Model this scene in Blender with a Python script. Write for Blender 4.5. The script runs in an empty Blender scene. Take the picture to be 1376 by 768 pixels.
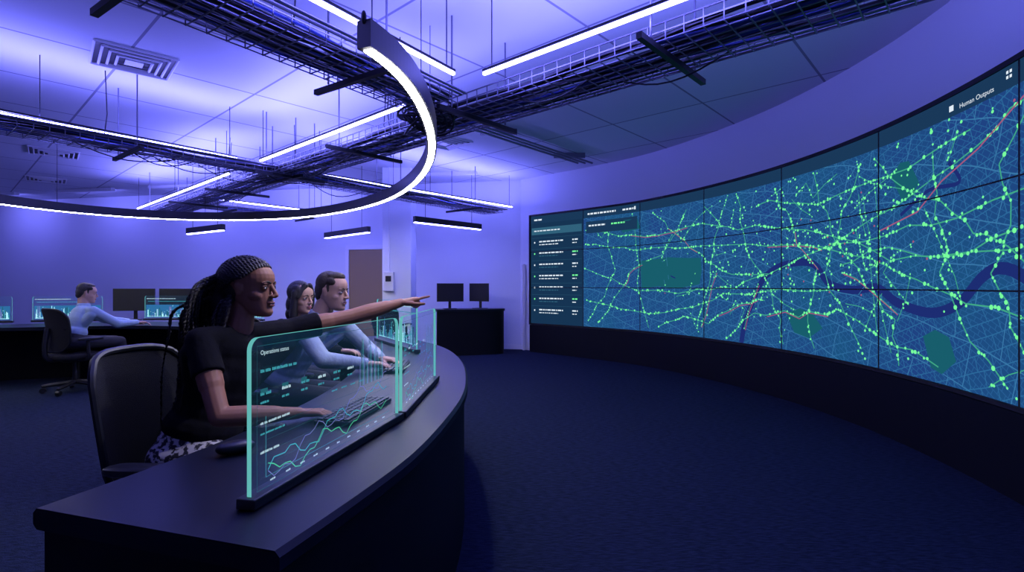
import bpy, math, random
from mathutils import Vector, Matrix
random.seed(7)
V=Vector
scene=bpy.context.scene
scene.view_settings.view_transform='Standard'
scene.view_settings.look='None'

# ------------------------------------------------------------------ materials
def mat(name,col,rough=.5,metal=0.,emis=None,es=0.,spec=.5,bump=0.,bscale=60.,col2=None,cscale=8.,coat=0.):
    m=bpy.data.materials.new(name); m.use_nodes=True
    nt=m.node_tree; b=nt.nodes['Principled BSDF']
    b.inputs['Base Color'].default_value=(*col,1); b.inputs['Roughness'].default_value=rough
    b.inputs['Metallic'].default_value=metal; b.inputs['Specular IOR Level'].default_value=spec
    b.inputs['Coat Weight'].default_value=coat
    if emis: b.inputs['Emission Color'].default_value=(*emis,1); b.inputs['Emission Strength'].default_value=es
    tc=None
    if bump or col2:
        tc=nt.nodes.new('ShaderNodeTexCoord')
    if bump:
        n=nt.nodes.new('ShaderNodeTexNoise'); n.inputs['Scale'].default_value=bscale; n.inputs['Detail'].default_value=4
        nt.links.new(tc.outputs['Object'],n.inputs['Vector'])
        bp=nt.nodes.new('ShaderNodeBump'); bp.inputs['Strength'].default_value=bump; bp.inputs['Distance'].default_value=.01
        nt.links.new(n.outputs['Fac'],bp.inputs['Height']); nt.links.new(bp.outputs['Normal'],b.inputs['Normal'])
    if col2:
        n=nt.nodes.new('ShaderNodeTexNoise'); n.inputs['Scale'].default_value=cscale; n.inputs['Detail'].default_value=3
        nt.links.new(tc.outputs['Object'],n.inputs['Vector'])
        r=nt.nodes.new('ShaderNodeValToRGB'); r.color_ramp.elements[0].position=.47; r.color_ramp.elements[1].position=.53
        r.color_ramp.elements[0].color=(*col,1); r.color_ramp.elements[1].color=(*col2,1)
        nt.links.new(n.outputs['Fac'],r.inputs['Fac']); nt.links.new(r.outputs['Color'],b.inputs['Base Color'])
    return m
def emat(name,col,s=1.):
    m=bpy.data.materials.new(name); m.use_nodes=True; nt=m.node_tree; nt.nodes.clear()
    o=nt.nodes.new('ShaderNodeOutputMaterial'); e=nt.nodes.new('ShaderNodeEmission')
    e.inputs['Color'].default_value=(*col,1); e.inputs['Strength'].default_value=s
    nt.links.new(e.outputs[0],o.inputs[0]); return m
BLUE=(.18,.178,1.)
M={}
M['wall']=mat('wall_paint',(.74,.76,.80),.8,bump=.05,bscale=200)
M['white']=mat('white_trim',(.8,.8,.82),.5)
M['black']=mat('black_metal',(.012,.012,.016),.45)
M['blackmatte']=mat('black_matte',(.006,.006,.009),.7)
M['desk']=mat('desk_laminate',(.006,.009,.017),.42,bump=.03,bscale=300,spec=.22)
M['deskside']=mat('desk_side',(.004,.005,.009),.5,spec=.2)
M['steel']=mat('galvanised_steel',(.19,.19,.24),.4,metal=.5)
M['cable']=mat('cable_black',(.018,.018,.03),.5)
M['cableb']=mat('cable_blue',(.035,.06,.30),.5)
M['led']=emat('led_white',BLUE,52.)
M['ring']=emat('ring_diffuser',(.98,.94,1.),62.)
M['door']=mat('door_wood',(.30,.20,.09),.5,bump=.1,bscale=20)
M['mesh']=mat('chair_mesh',(.006,.007,.012),.8,bump=.5,bscale=400,spec=.3)
M['plastic']=mat('chair_plastic',(.008,.009,.015),.45)
M['col']=mat('column_paint',(.80,.82,.86),.7,bump=.05,bscale=150)
M['txt']=emat('display_text',(.60,.85,.95),.85)
M['cy']=emat('display_cyan',(.07,.48,.58),.75)
M['gr']=emat('display_green',(.1,.68,.40),.75)
M['pu']=emat('display_violet',(.28,.33,.85),.55)
M['tealdim']=emat('display_teal_dim',(.03,.20,.27),.55)
M['edge']=emat('glass_edge_glow',(.20,.78,.76),.60)
M['sky']=emat('display_city_blue',(.03,.17,.40),.9)
M['hot']=emat('display_city_lights',(.45,.9,1.),1.2)

def glass():
    m=bpy.data.materials.new('edge_lit_glass'); m.use_nodes=True; nt=m.node_tree; nt.nodes.clear()
    N=nt.nodes.new; o=N('ShaderNodeOutputMaterial'); t=N('ShaderNodeBsdfTransparent'); t.inputs[0].default_value=(.94,.98,.985,1)
    g=N('ShaderNodeBsdfGlossy'); g.inputs['Roughness'].default_value=.06; g.inputs['Color'].default_value=(.8,.95,1,1)
    mx=N('ShaderNodeMixShader'); mx.inputs[0].default_value=.035; nt.links.new(t.outputs[0],mx.inputs[1]); nt.links.new(g.outputs[0],mx.inputs[2])
    e=N('ShaderNodeEmission'); e.inputs[0].default_value=(.12,.42,.80,1); e.inputs[1].default_value=.014
    a=N('ShaderNodeAddShader'); nt.links.new(mx.outputs[0],a.inputs[0]); nt.links.new(e.outputs[0],a.inputs[1]); nt.links.new(a.outputs[0],o.inputs[0])
    return m
M['glass']=glass()

# ------------------------------------------------------------------ mesh builder
class MB:
    def __init__(s): s.v=[];s.f=[];s.m=[]
    def add(s,vs,fs,mi=0):
        b=len(s.v); s.v+= [tuple(x) for x in vs]; s.f+=[tuple(b+i for i in f) for f in fs]; s.m+=[mi]*len(fs)
    def box(s,c,size,R=None,mi=0):
        c=V(c); R=R or Matrix.Identity(3)
        vs=[c+R@V((sx*size[0]/2,sy*size[1]/2,sz*size[2]/2)) for sx in(-1,1) for sy in(-1,1) for sz in(-1,1)]
        s.add(vs,[(0,1,3,2),(4,6,7,5),(0,4,5,1),(2,3,7,6),(0,2,6,4),(1,5,7,3)],mi)
    def ell(s,c,r,R=None,mi=0,nu=16,nv=10,p=1.):
        c=V(c); R=R or Matrix.Identity(3); vs=[];fs=[]
        sg=lambda x:math.copysign(abs(x)**p,x)
        for j in range(nv+1):
            th=math.pi*j/nv
            for i in range(nu):
                ph=2*math.pi*i/nu
                st=abs(math.sin(th))**p
                vs.append(c+R@V((st*sg(math.cos(ph))*r[0],st*sg(math.sin(ph))*r[1],sg(math.cos(th))*r[2])))
        for j in range(nv):
            for i in range(nu):
                a=j*nu+i;b=j*nu+(i+1)%nu
                if j==0: fs.append((a,b+nu,a+nu)[::-1])
                elif j==nv-1: fs.append((a,b,a+nu)[::-1])
                else: fs.append((a,b,b+nu,a+nu)[::-1])
        s.add(vs,fs,mi)
    def rings(s,rs,mi=0,cap=True):
        n=len(rs[0]);vs=[p for r in rs for p in r];fs=[]
        for j in range(len(rs)-1):
            for i in range(n):
                a=j*n+i;b=j*n+(i+1)%n; fs.append((a,b,b+n,a+n))
        if cap: fs.append(tuple(range(n))[::-1]); fs.append(tuple((len(rs)-1)*n+i for i in range(n)))
        s.add(vs,fs,mi)
    def cap(s,a,b,ra,rb,mi=0,n=14,flat=False,sq=None):
        a=V(a);b=V(b);d=(b-a); L=d.length; d=d/L if L>1e-6 else V((0,0,1))
        h=V((0,0,1)) if abs(d.z)<.9 else V((1,0,0))
        x=d.cross(h).normalized(); y=d.cross(x)
        kx,ky=sq or (1,1)
        def ring(c,r): return [c+(x*math.cos(t)*kx+y*math.sin(t)*ky)*r for t in [2*math.pi*i/n for i in range(n)]]
        rs=[]
        if not flat:
            for k in (1,2,3): 
                t=math.pi/2*(1-k/4); rs.append(ring(a-d*ra*math.sin(t),ra*math.cos(t)))
        for k in range(5): rs.append(ring(a.lerp(b,k/4),ra+(rb-ra)*k/4))
        if not flat:
            for k in (1,2,3):
                t=math.pi/2*k/4; rs.append(ring(b+d*rb*math.sin(t),rb*math.cos(t)))
        s.rings(rs,mi)
    def tube(s,pts,r,n=6,mi=0,twist=0,ecc=1.,taper=None,closed=False):
        pts=[V(p) for p in pts]; rs=[]; x=None
        L=0
        for i,p in enumerate(pts):
            if closed: t=(pts[(i+1)%len(pts)]-pts[i-1]).normalized()
            else: t=(pts[min(i+1,len(pts)-1)]-pts[max(i-1,0)]).normalized()
            if x is None:
                h=V((0,0,1)) if abs(t.z)<.9 else V((1,0,0)); x=t.cross(h).normalized()
            else: x=(x-t*x.dot(t)).normalized()
            y=t.cross(x)
            if i: L+=(p-pts[i-1]).length
            rr=r*(taper(i/(len(pts)-1)) if taper else 1); w=L*twist
            cx=x*math.cos(w)+y*math.sin(w); cy=y*math.cos(w)-x*math.sin(w)
            rs.append([p+cx*math.cos(a)*rr*ecc+cy*math.sin(a)*rr/ecc for a in [2*math.pi*k/n for k in range(n)]])
        if closed: rs.append(rs[0])
        s.rings(rs,mi,cap=not closed)
    def obj(s,name,mats,smooth=False,parent=None,bevel=0,autos=True):
        me=bpy.data.meshes.new(name); me.from_pydata(s.v,[],s.f)
        for m in mats: me.materials.append(m)
        me.polygons.foreach_set('material_index',s.m)
        if smooth:
            me.polygons.foreach_set('use_smooth',[True]*len(me.polygons))
        me.update()
        o=bpy.data.objects.new(name,me); scene.collection.objects.link(o)
        if smooth and autos:
            try: me.set_sharp_from_angle(angle=math.radians(40))
            except Exception: pass
        if bevel:
            b=o.modifiers.new('bevel','BEVEL'); b.width=bevel; b.segments=3; b.limit_method='ANGLE'
        if parent: o.parent=parent
        return o
def empty(name,loc=(0,0,0)):
    e=bpy.data.objects.new(name,None); scene.collection.objects.link(e); e.location=loc; e.empty_display_size=.1; return e
def remesh(name,mb,voxel,mats,it=3,parent=None):
    o=mb.obj(name,mats,False)
    r=o.modifiers.new('r','REMESH'); r.mode='VOXEL'; r.voxel_size=voxel
    s=o.modifiers.new('s','SMOOTH'); s.factor=.5; s.iterations=it
    dg=bpy.context.evaluated_depsgraph_get(); me=bpy.data.meshes.new_from_object(o.evaluated_get(dg))
    o.modifiers.clear(); o.data=me; me.name=name
    me.materials.clear()
    for m in mats: me.materials.append(m)
    me.polygons.foreach_set('use_smooth',[True]*len(me.polygons)); me.polygons.foreach_set('material_index',[0]*len(me.polygons))
    if parent: o.parent=parent
    return o
def catmull(P,n,ext=False):
    P=[V(p) for p in P]; Q=[P[0]*2-P[1]]+P+[P[-1]*2-P[-2]]; out=[]
    for i in range(1,len(Q)-2):
        for k in range(n):
            t=k/n; a,b,c,d=Q[i-1],Q[i],Q[i+1],Q[i+2]
            out.append(.5*((2*b)+(c-a)*t+(2*a-5*b+4*c-d)*t*t+(-a+3*b-3*c+d)*t**3))
    out.append(P[-1]); return out
def smooth_path(P,it):
    P=[V(p) for p in P]
    for _ in range(it): P=[P[0]]+[(P[i-1]+P[i]*2+P[i+1])/4 for i in range(1,len(P)-1)]+[P[-1]]
    return P
def normals(path):
    N=[]
    for i in range(len(path)):
        t=(path[min(i+1,len(path)-1)]-path[max(i-1,0)]); N.append(V((-t[1],t[0])).normalized())
    return N
def sweep(mb,path,prof,mi=0,mis=None,cap=True):
    N=normals(path); n=len(prof); rs=[]
    for p,nn in zip(path,N): rs.append([V((p[0]+nn[0]*o,p[1]+nn[1]*o,z)) for o,z in prof])
    vs=[p for r in rs for p in r]
    base=len(mb.v); mb.v+=[tuple(x) for x in vs]
    for j in range(len(rs)-1):
        for i in range(n):
            a=j*n+i;b=j*n+(i+1)%n
            mb.f.append((base+a,base+a+n,base+b+n,base+b)); mb.m.append(mis[i] if mis else mi)
    if cap:
        mb.f.append(tuple(base+i for i in range(n))); mb.m.append(mi)
        mb.f.append(tuple(base+(len(rs)-1)*n+i for i in range(n))[::-1]); mb.m.append(mi)
def text_mesh(mb,s,size,fn,mi=0):
    c=bpy.data.curves.new('t','FONT'); c.body=s; c.size=size
    o=bpy.data.objects.new('t',c); scene.collection.objects.link(o)
    dg=bpy.context.evaluated_depsgraph_get(); me=bpy.data.meshes.new_from_object(o.evaluated_get(dg))
    mb.add([fn(v.co.x,v.co.y) for v in me.vertices],[tuple(p.vertices) for p in me.polygons],mi)
    bpy.data.objects.remove(o); bpy.data.curves.remove(c); bpy.data.meshes.remove(me)
def rotz(a): return Matrix.Rotation(a,3,'Z')
def frame(f,up=(0,0,1)):
    f=V(f).normalized(); up=V(up); x=f.cross(up).normalized(); u=x.cross(f)
    return Matrix((x,f,u)).transposed()

# ------------------------------------------------------------------ camera
CH=1.27
cam=bpy.data.cameras.new('camera'); co=bpy.data.objects.new('camera',cam); scene.collection.objects.link(co)
co.location=(0,0,CH); co.rotation_euler=(math.pi/2,0,0); cam.sensor_width=36; cam.lens=36*700/1376; scene.camera=co
cam.clip_start=.02

# ------------------------------------------------------------------ room shell
CEIL=3.4
def floor_mat():
    m=mat('carpet',(.02,.025,.06),.95,spec=.1,bump=.8,bscale=120)
    nt=m.node_tree;b=nt.nodes['Principled BSDF']; tc=nt.nodes.new('ShaderNodeTexCoord')
    n=nt.nodes.new('ShaderNodeTexNoise'); n.inputs['Scale'].default_value=55; n.inputs['Detail'].default_value=5
    mp=nt.nodes.new('ShaderNodeMapping'); mp.inputs['Scale'].default_value=(.35,1.6,1); mp.inputs['Rotation'].default_value=(0,0,.73)
    nt.links.new(tc.outputs['Object'],mp.inputs[0]); nt.links.new(mp.outputs[0],n.inputs['Vector'])
    r=nt.nodes.new('ShaderNodeValToRGB'); r.color_ramp.elements[0].color=(.005,.010,.024,1); r.color_ramp.elements[1].color=(.020,.030,.066,1)
    r.color_ramp.elements[0].position=.35; r.color_ramp.elements[1].position=.7
    nt.links.new(n.outputs['Fac'],r.inputs['Fac']); nt.links.new(r.outputs['Color'],b.inputs['Base Color']); return m
def ceil_mat():
    m=mat('ceiling_tiles',(.75,.75,.8),.9,spec=.1); nt=m.node_tree;b=nt.nodes['Principled BSDF']
    tc=nt.nodes.new('ShaderNodeTexCoord'); mp=nt.nodes.new('ShaderNodeMapping'); mp.inputs['Rotation'].default_value=(0,0,math.radians(41.9))
    br=nt.nodes.new('ShaderNodeTexBrick'); br.offset=0; br.inputs['Scale'].default_value=1; br.inputs['Brick Width'].default_value=1.2; br.inputs['Row Height'].default_value=1.2
    br.inputs['Mortar Size'].default_value=.013; br.inputs['Mortar Smooth'].default_value=.2
    br.inputs['Color1'].default_value=(.7,.72,.76,1); br.inputs['Color2'].default_value=(.74,.76,.8,1); br.inputs['Mortar'].default_value=(.3,.3,.36,1)
    nt.links.new(tc.outputs['Object'],mp.inputs[0]); nt.links.new(mp.outputs[0],br.inputs['Vector']); nt.links.new(br.outputs['Color'],b.inputs['Base Color'])
    return m
XL,XR,YB,YF=-14.5,4.2,14.2,-3.
mb=MB(); mb.box(((XL+XR)/2,(YB+YF)/2,-.05),(XR-XL,YB-YF,.1)); mb.obj('floor',[floor_mat()])
mb=MB(); mb.box(((XL+XR)/2,(YB+YF)/2,CEIL+.05),(XR-XL,YB-YF,.1)); mb.obj('ceiling',[ceil_mat()])
mb=MB(); mb.box((XL+.05,(YB+YF)/2,CEIL/2),(.1,YB-YF,CEIL)); mb.obj('wall_left',[M['wall']])
mb=MB(); mb.box(((XL+2.3)/2,YF+.05,CEIL/2),(2.4-XL,.1,CEIL)); mb.obj('wall_front',[M['wall']])
bk=[V((.5,10.393)),V((-14.4,13.45))]
mb=MB(); sweep(mb,bk,[(-.12,0),(0,0),(0,CEIL),(-.12,CEIL)]); mb.obj('wall_back',[M['wall']])
mb=MB(); sweep(mb,[V((.2,10.454)),V((-14.3,13.43))],[(.0,0),(.02,0),(.02,.1),(.0,.1)]); mb.obj('baseboard_back',[M['white']])
bdir=(bk[1]-bk[0]).normalized(); bang=math.atan2(bdir[1],bdir[0])+math.pi
def on_back(x,off):
    t=(x-bk[0][0])/bdir[0]; p=bk[0]+bdir*t; return V((p[0]-bdir[1]*off*1,p[1]+bdir[0]*off,0))

# video wall curve  (u = panel column)
VP=[V(p) for p in [(.36,10.1),(1.27,9.25),(2.06,8.36),(2.66,7.2),(3.06,5.9),(3.19,4.52),(3.0,3.07),(2.52,1.69)]]
NS=20
vpath=catmull(VP,NS); vn=normals(vpath)
VT,VB=2.606,.556
def S(u,v,off=0.):
    t=max(0,min(u*NS,len(vpath)-1.0001)); i=int(t); f=t-i
    p=vpath[i].lerp(vpath[i+1],f); n=vn[i].lerp(vn[i+1],f)
    return V((p[0]-n[0]*off,p[1]-n[1]*off,VT-v*(VT-VB)))
wp=[V((-.02,10.47)),V((.17,10.28))]+vpath+[V(p) for p in [(2.35,1.0),(2.25,.2),(2.2,-1),(2.2,-3)]]
mb=MB(); sweep(mb,wp,[(.13,0),(.25,0),(.25,CEIL),(.13,CEIL)]); mb.obj('wall_curved',[M['wall']],smooth=True)
mb=MB(); mb.box((.235,10.33,CEIL*.25),(.05,.05,CEIL*.5)); mb.obj('trim_1',[M['white']],bevel=.004)
mb=MB(); sweep(mb,vpath,[(-.03,0),(.125,0),(.125,VB-.035),(-.03,VB-.035)]); mb.obj('screen_plinth',[M['deskside']],smooth=True)

vw=empty('video_wall')
def map_mat():
    m=bpy.data.materials.new('city_map_display'); m.use_nodes=True; nt=m.node_tree; nt.nodes.clear(); N=nt.nodes.new; L=nt.links.new
    o=N('ShaderNodeOutputMaterial'); e=N('ShaderNodeEmission'); e.inputs[1].default_value=1.15; L(e.outputs[0],o.inputs[0])
    uv=N('ShaderNodeUVMap')
    n=N('ShaderNodeTexNoise'); n.inputs['Scale'].default_value=.9; n.inputs['Detail'].default_value=5; L(uv.outputs[0],n.inputs['Vector'])
    r=N('ShaderNodeValToRGB'); r.color_ramp.elements[0].position=.36; r.color_ramp.elements[1].position=.70
    r.color_ramp.elements[0].color=(.012,.048,.195,1); r.color_ramp.elements[1].color=(.009,.080,.185,1)
    L(n.outputs['Fac'],r.inputs['Fac'])
    last=r.outputs['Color']
    wn=N('ShaderNodeTexNoise'); wn.inputs['Scale'].default_value=.9; wn.inputs['Detail'].default_value=1; L(uv.outputs[0],wn.inputs['Vector'])
    vm=N('ShaderNodeVectorMath'); vm.operation='SCALE'; vm.inputs['Scale'].default_value=.35; L(wn.outputs['Color'],vm.inputs[0])
    va=N('ShaderNodeVectorMath'); va.operation='ADD'; L(uv.outputs[0],va.inputs[0]); L(vm.outputs[0],va.inputs[1])
    for bw,rh,ms,col,rot in((.065,.040,.0028,(.018,.098,.26,1),.5),(.15,.095,.0034,(.022,.125,.29,1),-.35),(.42,.30,.0040,(.035,.16,.34,1),.25)):
        mp=N('ShaderNodeMapping'); mp.inputs['Rotation'].default_value=(0,0,rot); L(va.outputs[0],mp.inputs[0])
        br=N('ShaderNodeTexBrick'); br.inputs['Scale'].default_value=1; br.inputs['Brick Width'].default_value=bw; br.inputs['Row Height'].default_value=rh
        br.inputs['Mortar Size'].default_value=ms; br.inputs['Mortar Smooth'].default_value=.1; br.offset=.37; L(mp.outputs[0],br.inputs['Vector'])
        mx=N('ShaderNodeMix'); mx.data_type='RGBA'; L(br.outputs['Fac'],mx.inputs[0]); L(last,mx.inputs[6]); mx.inputs[7].default_value=col; last=mx.outputs[2]
    L(last,e.inputs[0]); return m
me=bpy.data.meshes.new('screen'); vs=[];fs=[];uvs=[]
n=len(vpath)
for i in range(n):
    for v in(0,1): vs.append(tuple(S(i/NS,v)))
for i in range(n-1): fs.append((2*i,2*i+1,2*i+3,2*i+2)); uvs+= [(i/NS*1.36,2.05),(i/NS*1.36,0),((i+1)/NS*1.36,0),((i+1)/NS*1.36,2.05)]
me.from_pydata(vs,[],fs); ul=me.uv_layers.new(name='UVMap')
for i,q in enumerate(uvs): ul.data[i].uv=q
me.materials.append(map_mat()); so=bpy.data.objects.new('screen',me); scene.collection.objects.link(so); so.parent=vw
mb=MB()
sweep(mb,vpath,[(-.02,VT),(.12,VT),(.12,VT+.035),(-.02,VT+.035)]); sweep(mb,vpath,[(-.02,VB-.03),(.12,VB-.03),(.12,VB),(-.02,VB)])
for u in(-.0,6.999):
    p=S(u,.5); nn=vn[0] if u<1 else vn[-1]; mb.box((p[0]+nn[0]*.05,p[1]+nn[1]*.05,(VT+VB)/2),(.03,.17,VT-VB+.06),rotz(math.atan2(nn[1],nn[0])-math.pi/2))
for u in range(1,7):
    a=[S(u-.006,0,.0095),S(u+.006,0,.0095),S(u+.006,1,.0095),S(u-.006,1,.0095)]; mb.add(a,[(0,1,2,3)],0)
for k in(1,2):
    for i in range(n-1):
        u0,u1=i/NS,(i+1)/NS; w=.0028
        mb.add([S(u0,k/3-w,.0095),S(u1,k/3-w,.0095),S(u1,k/3+w,.0095),S(u0,k/3+w,.0095)],[(0,1,2,3)],0)
mb.obj('bezel',[M['blackmatte']],parent=vw)
OV=[emat('map_green_line',(.06,.46,.28),.85),emat('map_green_dot',(.18,.95,.33),1.05),emat('map_red',(.50,.13,.27),.75),
    emat('map_river',(.012,.026,.17),1.),emat('map_park',(.009,.11,.15),1.),emat('map_header',(.010,.04,.10),1.),
    emat('map_list',(.008,.034,.085),1.),emat('map_text',(.75,.85,.95),1.),emat('map_panel_hi',(.03,.12,.20),1.),emat('map_street',(.04,.20,.38),1.)]
ov=MB()
UM,VM=1.36,2.05
def patch(pts,mi,off=.0015):
    c=(sum(p[0] for p in pts)/len(pts),sum(p[1] for p in pts)/len(pts))
    ps=[S(*p,off) for p in pts]; ov.add([S(*c,off)]+ps,[(0,i+1,(i+1)%len(ps)+1) for i in range(len(ps))],mi)
def rect(u0,v0,u1,v1,mi,off):
    k=max(1,int((u1-u0)*20))
    for i in range(k):
        a=u0+(u1-u0)*i/k;b=u0+(u1-u0)*(i+1)/k
        ov.add([S(a,v0,off),S(b,v0,off),S(b,v1,off),S(a,v1,off)],[(0,1,2,3)],mi)
def line(pts,w,mi,off):
    P=[V((p[0]*UM,p[1]*VM)) for p in pts]; N=normals(P)
    q=[]
    for p,nn in zip(P,N):
        for s_ in(-1,1): 
            x=p+nn*w/2*s_; q.append(S(x[0]/UM,x[1]/VM,off))
    ov.add(q,[(2*i,2*i+1,2*i+3,2*i+2) for i in range(len(P)-1)],mi)
def dot(u,v,r,mi,off):
    ov.add([S(u+math.cos(a)*r/UM,v+math.sin(a)*r/VM,off) for a in [math.pi*2*k/7 for k in range(7)]],[tuple(range(7))],mi)
def inside(p): return 1.03<p[0]<6.98 and .075<p[1]<.99
river=catmull([(3.50,1.0),(3.56,.86),(3.74,.64),(3.9,.56),(4.1,.53),(4.35,.54),(4.52,.64),(4.75,.67),(4.98,.66),(5.16,.72),(5.42,.75),(5.62,.71),(5.78,.62),(5.92,.60),(6.2,.66),(6.6,.6),(7,.62)],6)
line(river,.078,3,.002)
line(catmull([(5.18,.37),(5.4,.30),(5.62,.30),(5.55,.22)],6),.03,3,.002)
patch([(2.0,.455),(2.2,.45),(2.45,.44),(2.75,.455),(2.95,.46),(2.96,.55),(2.93,.64),(2.6,.67),(2.3,.655),(2.02,.67)],4)
patch([(4.05,.80),(4.2,.77),(4.34,.79),(4.45,.86),(4.3,.92),(4.14,.9)],4); patch([(5.36,.84),(5.45,.81),(5.55,.83),(5.60,.91),(5.5,.965),(5.42,.95)],4)
patch([(5.1,.2),(5.18,.16),(5.25,.165),(5.33,.26),(5.27,.31),(5.2,.32)],4); patch([(1.6,.12),(1.95,.12),(2.0,.2),(1.7,.22)],4); patch([(6.1,.75),(6.5,.8),(6.4,.92),(6.1,.88)],4)
line(catmull([(2.4,.44),(2.43,.55),(2.6,.6),(2.8,.62)],5),.018,3,.0025)
roads=[
 [(1.03,.30),(1.5,.34),(2.1,.38),(2.8,.37),(3.4,.39),(4.0,.43),(4.4,.45),(5,.43),(5.6,.42),(6.2,.36),(7,.3)],
 [(1.03,.52),(1.5,.60),(2,.70),(2.9,.70),(3.4,.66),(3.8,.58),(4.3,.47),(4.8,.40),(5.3,.30),(5.7,.20),(6.1,.12)],
 [(1.03,.78),(1.6,.84),(2.2,.86),(2.8,.80),(3.3,.70),(3.8,.66),(4.5,.68)],
 [(1.03,.16),(1.6,.24),(2.3,.26),(3.0,.24),(3.5,.28),(4.1,.34),(4.6,.42),(5.1,.52),(5.7,.55),(6.3,.52),(7,.55)],
 [(2.9,1.0),(2.96,.8),(3.1,.6),(3.15,.42),(3.2,.25),(3.0,.1)],
 [(1.9,.08),(1.98,.4),(1.96,.7),(2.1,.98)],
 [(3.9,.08),(4.05,.25),(4.2,.40),(4.35,.55),(4.3,.75),(4.35,.97)],
 [(4.9,.08),(4.75,.25),(4.6,.42),(4.5,.60),(4.7,.8),(4.9,.98)],
 [(5.45,.08),(5.4,.3),(5.55,.5),(5.5,.62),(5.7,.85),(5.95,.98)],
 [(3.3,.98),(3.7,.84),(4.2,.8),(4.6,.78),(5.1,.86),(5.5,.96)],
 [(4.4,.46),(4.9,.55),(5.3,.62),(5.7,.72),(6.3,.75),(7,.8)],
 [(3.4,.08),(3.5,.3),(3.6,.5),(3.75,.6),(3.95,.75),(4.0,.97)],
 [(2.2,.1),(2.5,.2),(2.8,.37),(3.0,.5),(3.4,.6),(3.8,.58)],
 [(5.0,.12),(5.2,.25),(5.5,.40),(5.8,.48),(6.2,.62),(6.6,.7)],
 [(4.4,.08),(4.5,.3),(4.55,.45),(4.85,.64),(5.1,.8),(5.2,.97)],
 [(1.3,.97),(1.7,.66),(1.9,.5),(2.3,.4),(2.6,.25),(2.75,.1)],
 [(6.1,.1),(5.9,.28),(5.95,.45),(5.85,.6),(5.9,.8),(6.1,.97)],
 [(3.7,.16),(4.2,.22),(4.7,.22),(5.2,.18),(5.7,.14)],
 [(2.3,.97),(2.7,.88),(3.1,.86),(3.5,.76),(3.8,.74)],
 [(1.05,.95),(1.4,.74),(1.55,.5),(1.45,.3),(1.5,.1)],
 [(4.6,.55),(5.1,.48),(5.5,.52),(6.0,.5),(6.5,.44)],
]
for k in range(70):
    u=random.gauss(4.1,1.5); v=random.uniform(.12,.92); a=random.choice((.5,2.07,3.64,5.21,-.35,1.22,2.8,4.36)); p=[(u,v)]
    for j in range(random.randint(2,4)):
        a+=random.choice((0,0,0,.2,-.2,1.57,-1.57)); u+=.14*math.cos(a); v+=.10*math.sin(a); p.append((u,v))
    roads.append(p)
for ri,r in enumerate(roads):
    main=ri<21
    r=[(p[0]+random.gauss(0,.03),p[1]+random.gauss(0,.012)) for p in r] if main else r
    if main:
        pts=[]
        for i in range(len(r)-1):
            for k in range(3):
                t=k/3; pts.append(V((r[i][0]+(r[i+1][0]-r[i][0])*t+random.gauss(0,.018),r[i][1]+(r[i+1][1]-r[i][1])*t+random.gauss(0,.009))))
        pts.append(V(r[-1]))
    else: pts=[V(p) for p in r]
    acc=0; bare=ri>55
    for i in range(len(pts)-1):
        a,b=pts[i],pts[i+1]
        if inside(a) and inside(b): line([a,b],.010 if main else .0065,9 if bare else 0,.003+ri*.00001)
        L=math.hypot((b[0]-a[0])*UM,(b[1]-a[1])*VM)
        while acc<L:
            f=acc/L; q=(a[0]+(b[0]-a[0])*f,a[1]+(b[1]-a[1])*f)
            if inside(q) and random.random()<(.3 if bare else .85):
                dot(q[0]+random.gauss(0,.004),q[1]+random.gauss(0,.003),random.uniform(.009,.018) if main else random.uniform(.007,.013),1,.005)
            acc+=random.choice((.025,.035,.05,.09,.15))
        acc-=L
    if ri%3==0 and ri<30:
        k=random.randrange(0,max(1,len(pts)-5)); seg=[(p[0]+.012,p[1]+.008) for p in pts[k:k+5] if inside(p)]
        if len(seg)>2: line(seg,.009,2,.0045)
for k in range(170):
    u=random.gauss(4.35,.75); v=random.gauss(.45,.17)
    if inside((u,v)): dot(u,v,random.uniform(.007,.015),1,.005)
for k in range(26):
    u=random.gauss(4.4,.8); v=random.gauss(.45,.18)
    if inside((u,v)): dot(u,v,.010,2,.0052)
line([(5.0,.42),(5.32,.37),(5.5,.28),(5.75,.21),(6.05,.10)],.011,2,.0046)
rect(0,0,7,.068,5,.006); rect(0,.068,1.0,1,6,.006)
rect(0.03,.11,.97,.175,8,.008)
rect(1.05,.10,1.95,.20,5,.0062)
def gt(u,v,w,h,mi=7,off=.009):
    x=u
    while x<u+w:
        l=random.uniform(.02,.07); l=min(l,u+w-x); ov.add([S(x,v,off),S(x+l,v,off),S(x+l,v+h,off),S(x,v+h,off)],[(0,1,2,3)],mi); x+=l+.014
gt(.08,.03,.15,.014); gt(.08,.135,.5,.010); 
ov_txt=lambda u,v,s,sz: text_mesh(ov,s,sz,lambda x,y:S(u+x/UM,v-y/VM,.009),7)
for k in range(7):
    v=.235+k*.105
    rect(.03,v-.03,.97,v-.0285,8,.008); gt(.18,v,.45,.012); gt(.18,v+.03,.36,.008,8 if k%3 else 7); dot(.09,v+.012,.018,1 if k%2 else 7,.009); gt(.8,v,.1,.012,1 if k%2 else 7); gt(.8,v+.03,.08,.008)
gt(1.08,.028,.5,.014); gt(1.7,.028,.2,.014); gt(1.9,.02,.03,.026); gt(1.1,.13,.3,.013); gt(1.5,.13,.25,.013,1)
ov_txt(5.63,.053,'Human Outputs',.046); rect(5.56,.03,5.59,.05,7,.009)
for a in(0,1):
    for b in(0,1): rect(5.925+a*.020,.014+b*.015,5.938+a*.020,.023+b*.015,7,.009)
ov.obj('map_overlay',OV,parent=vw)

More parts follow.
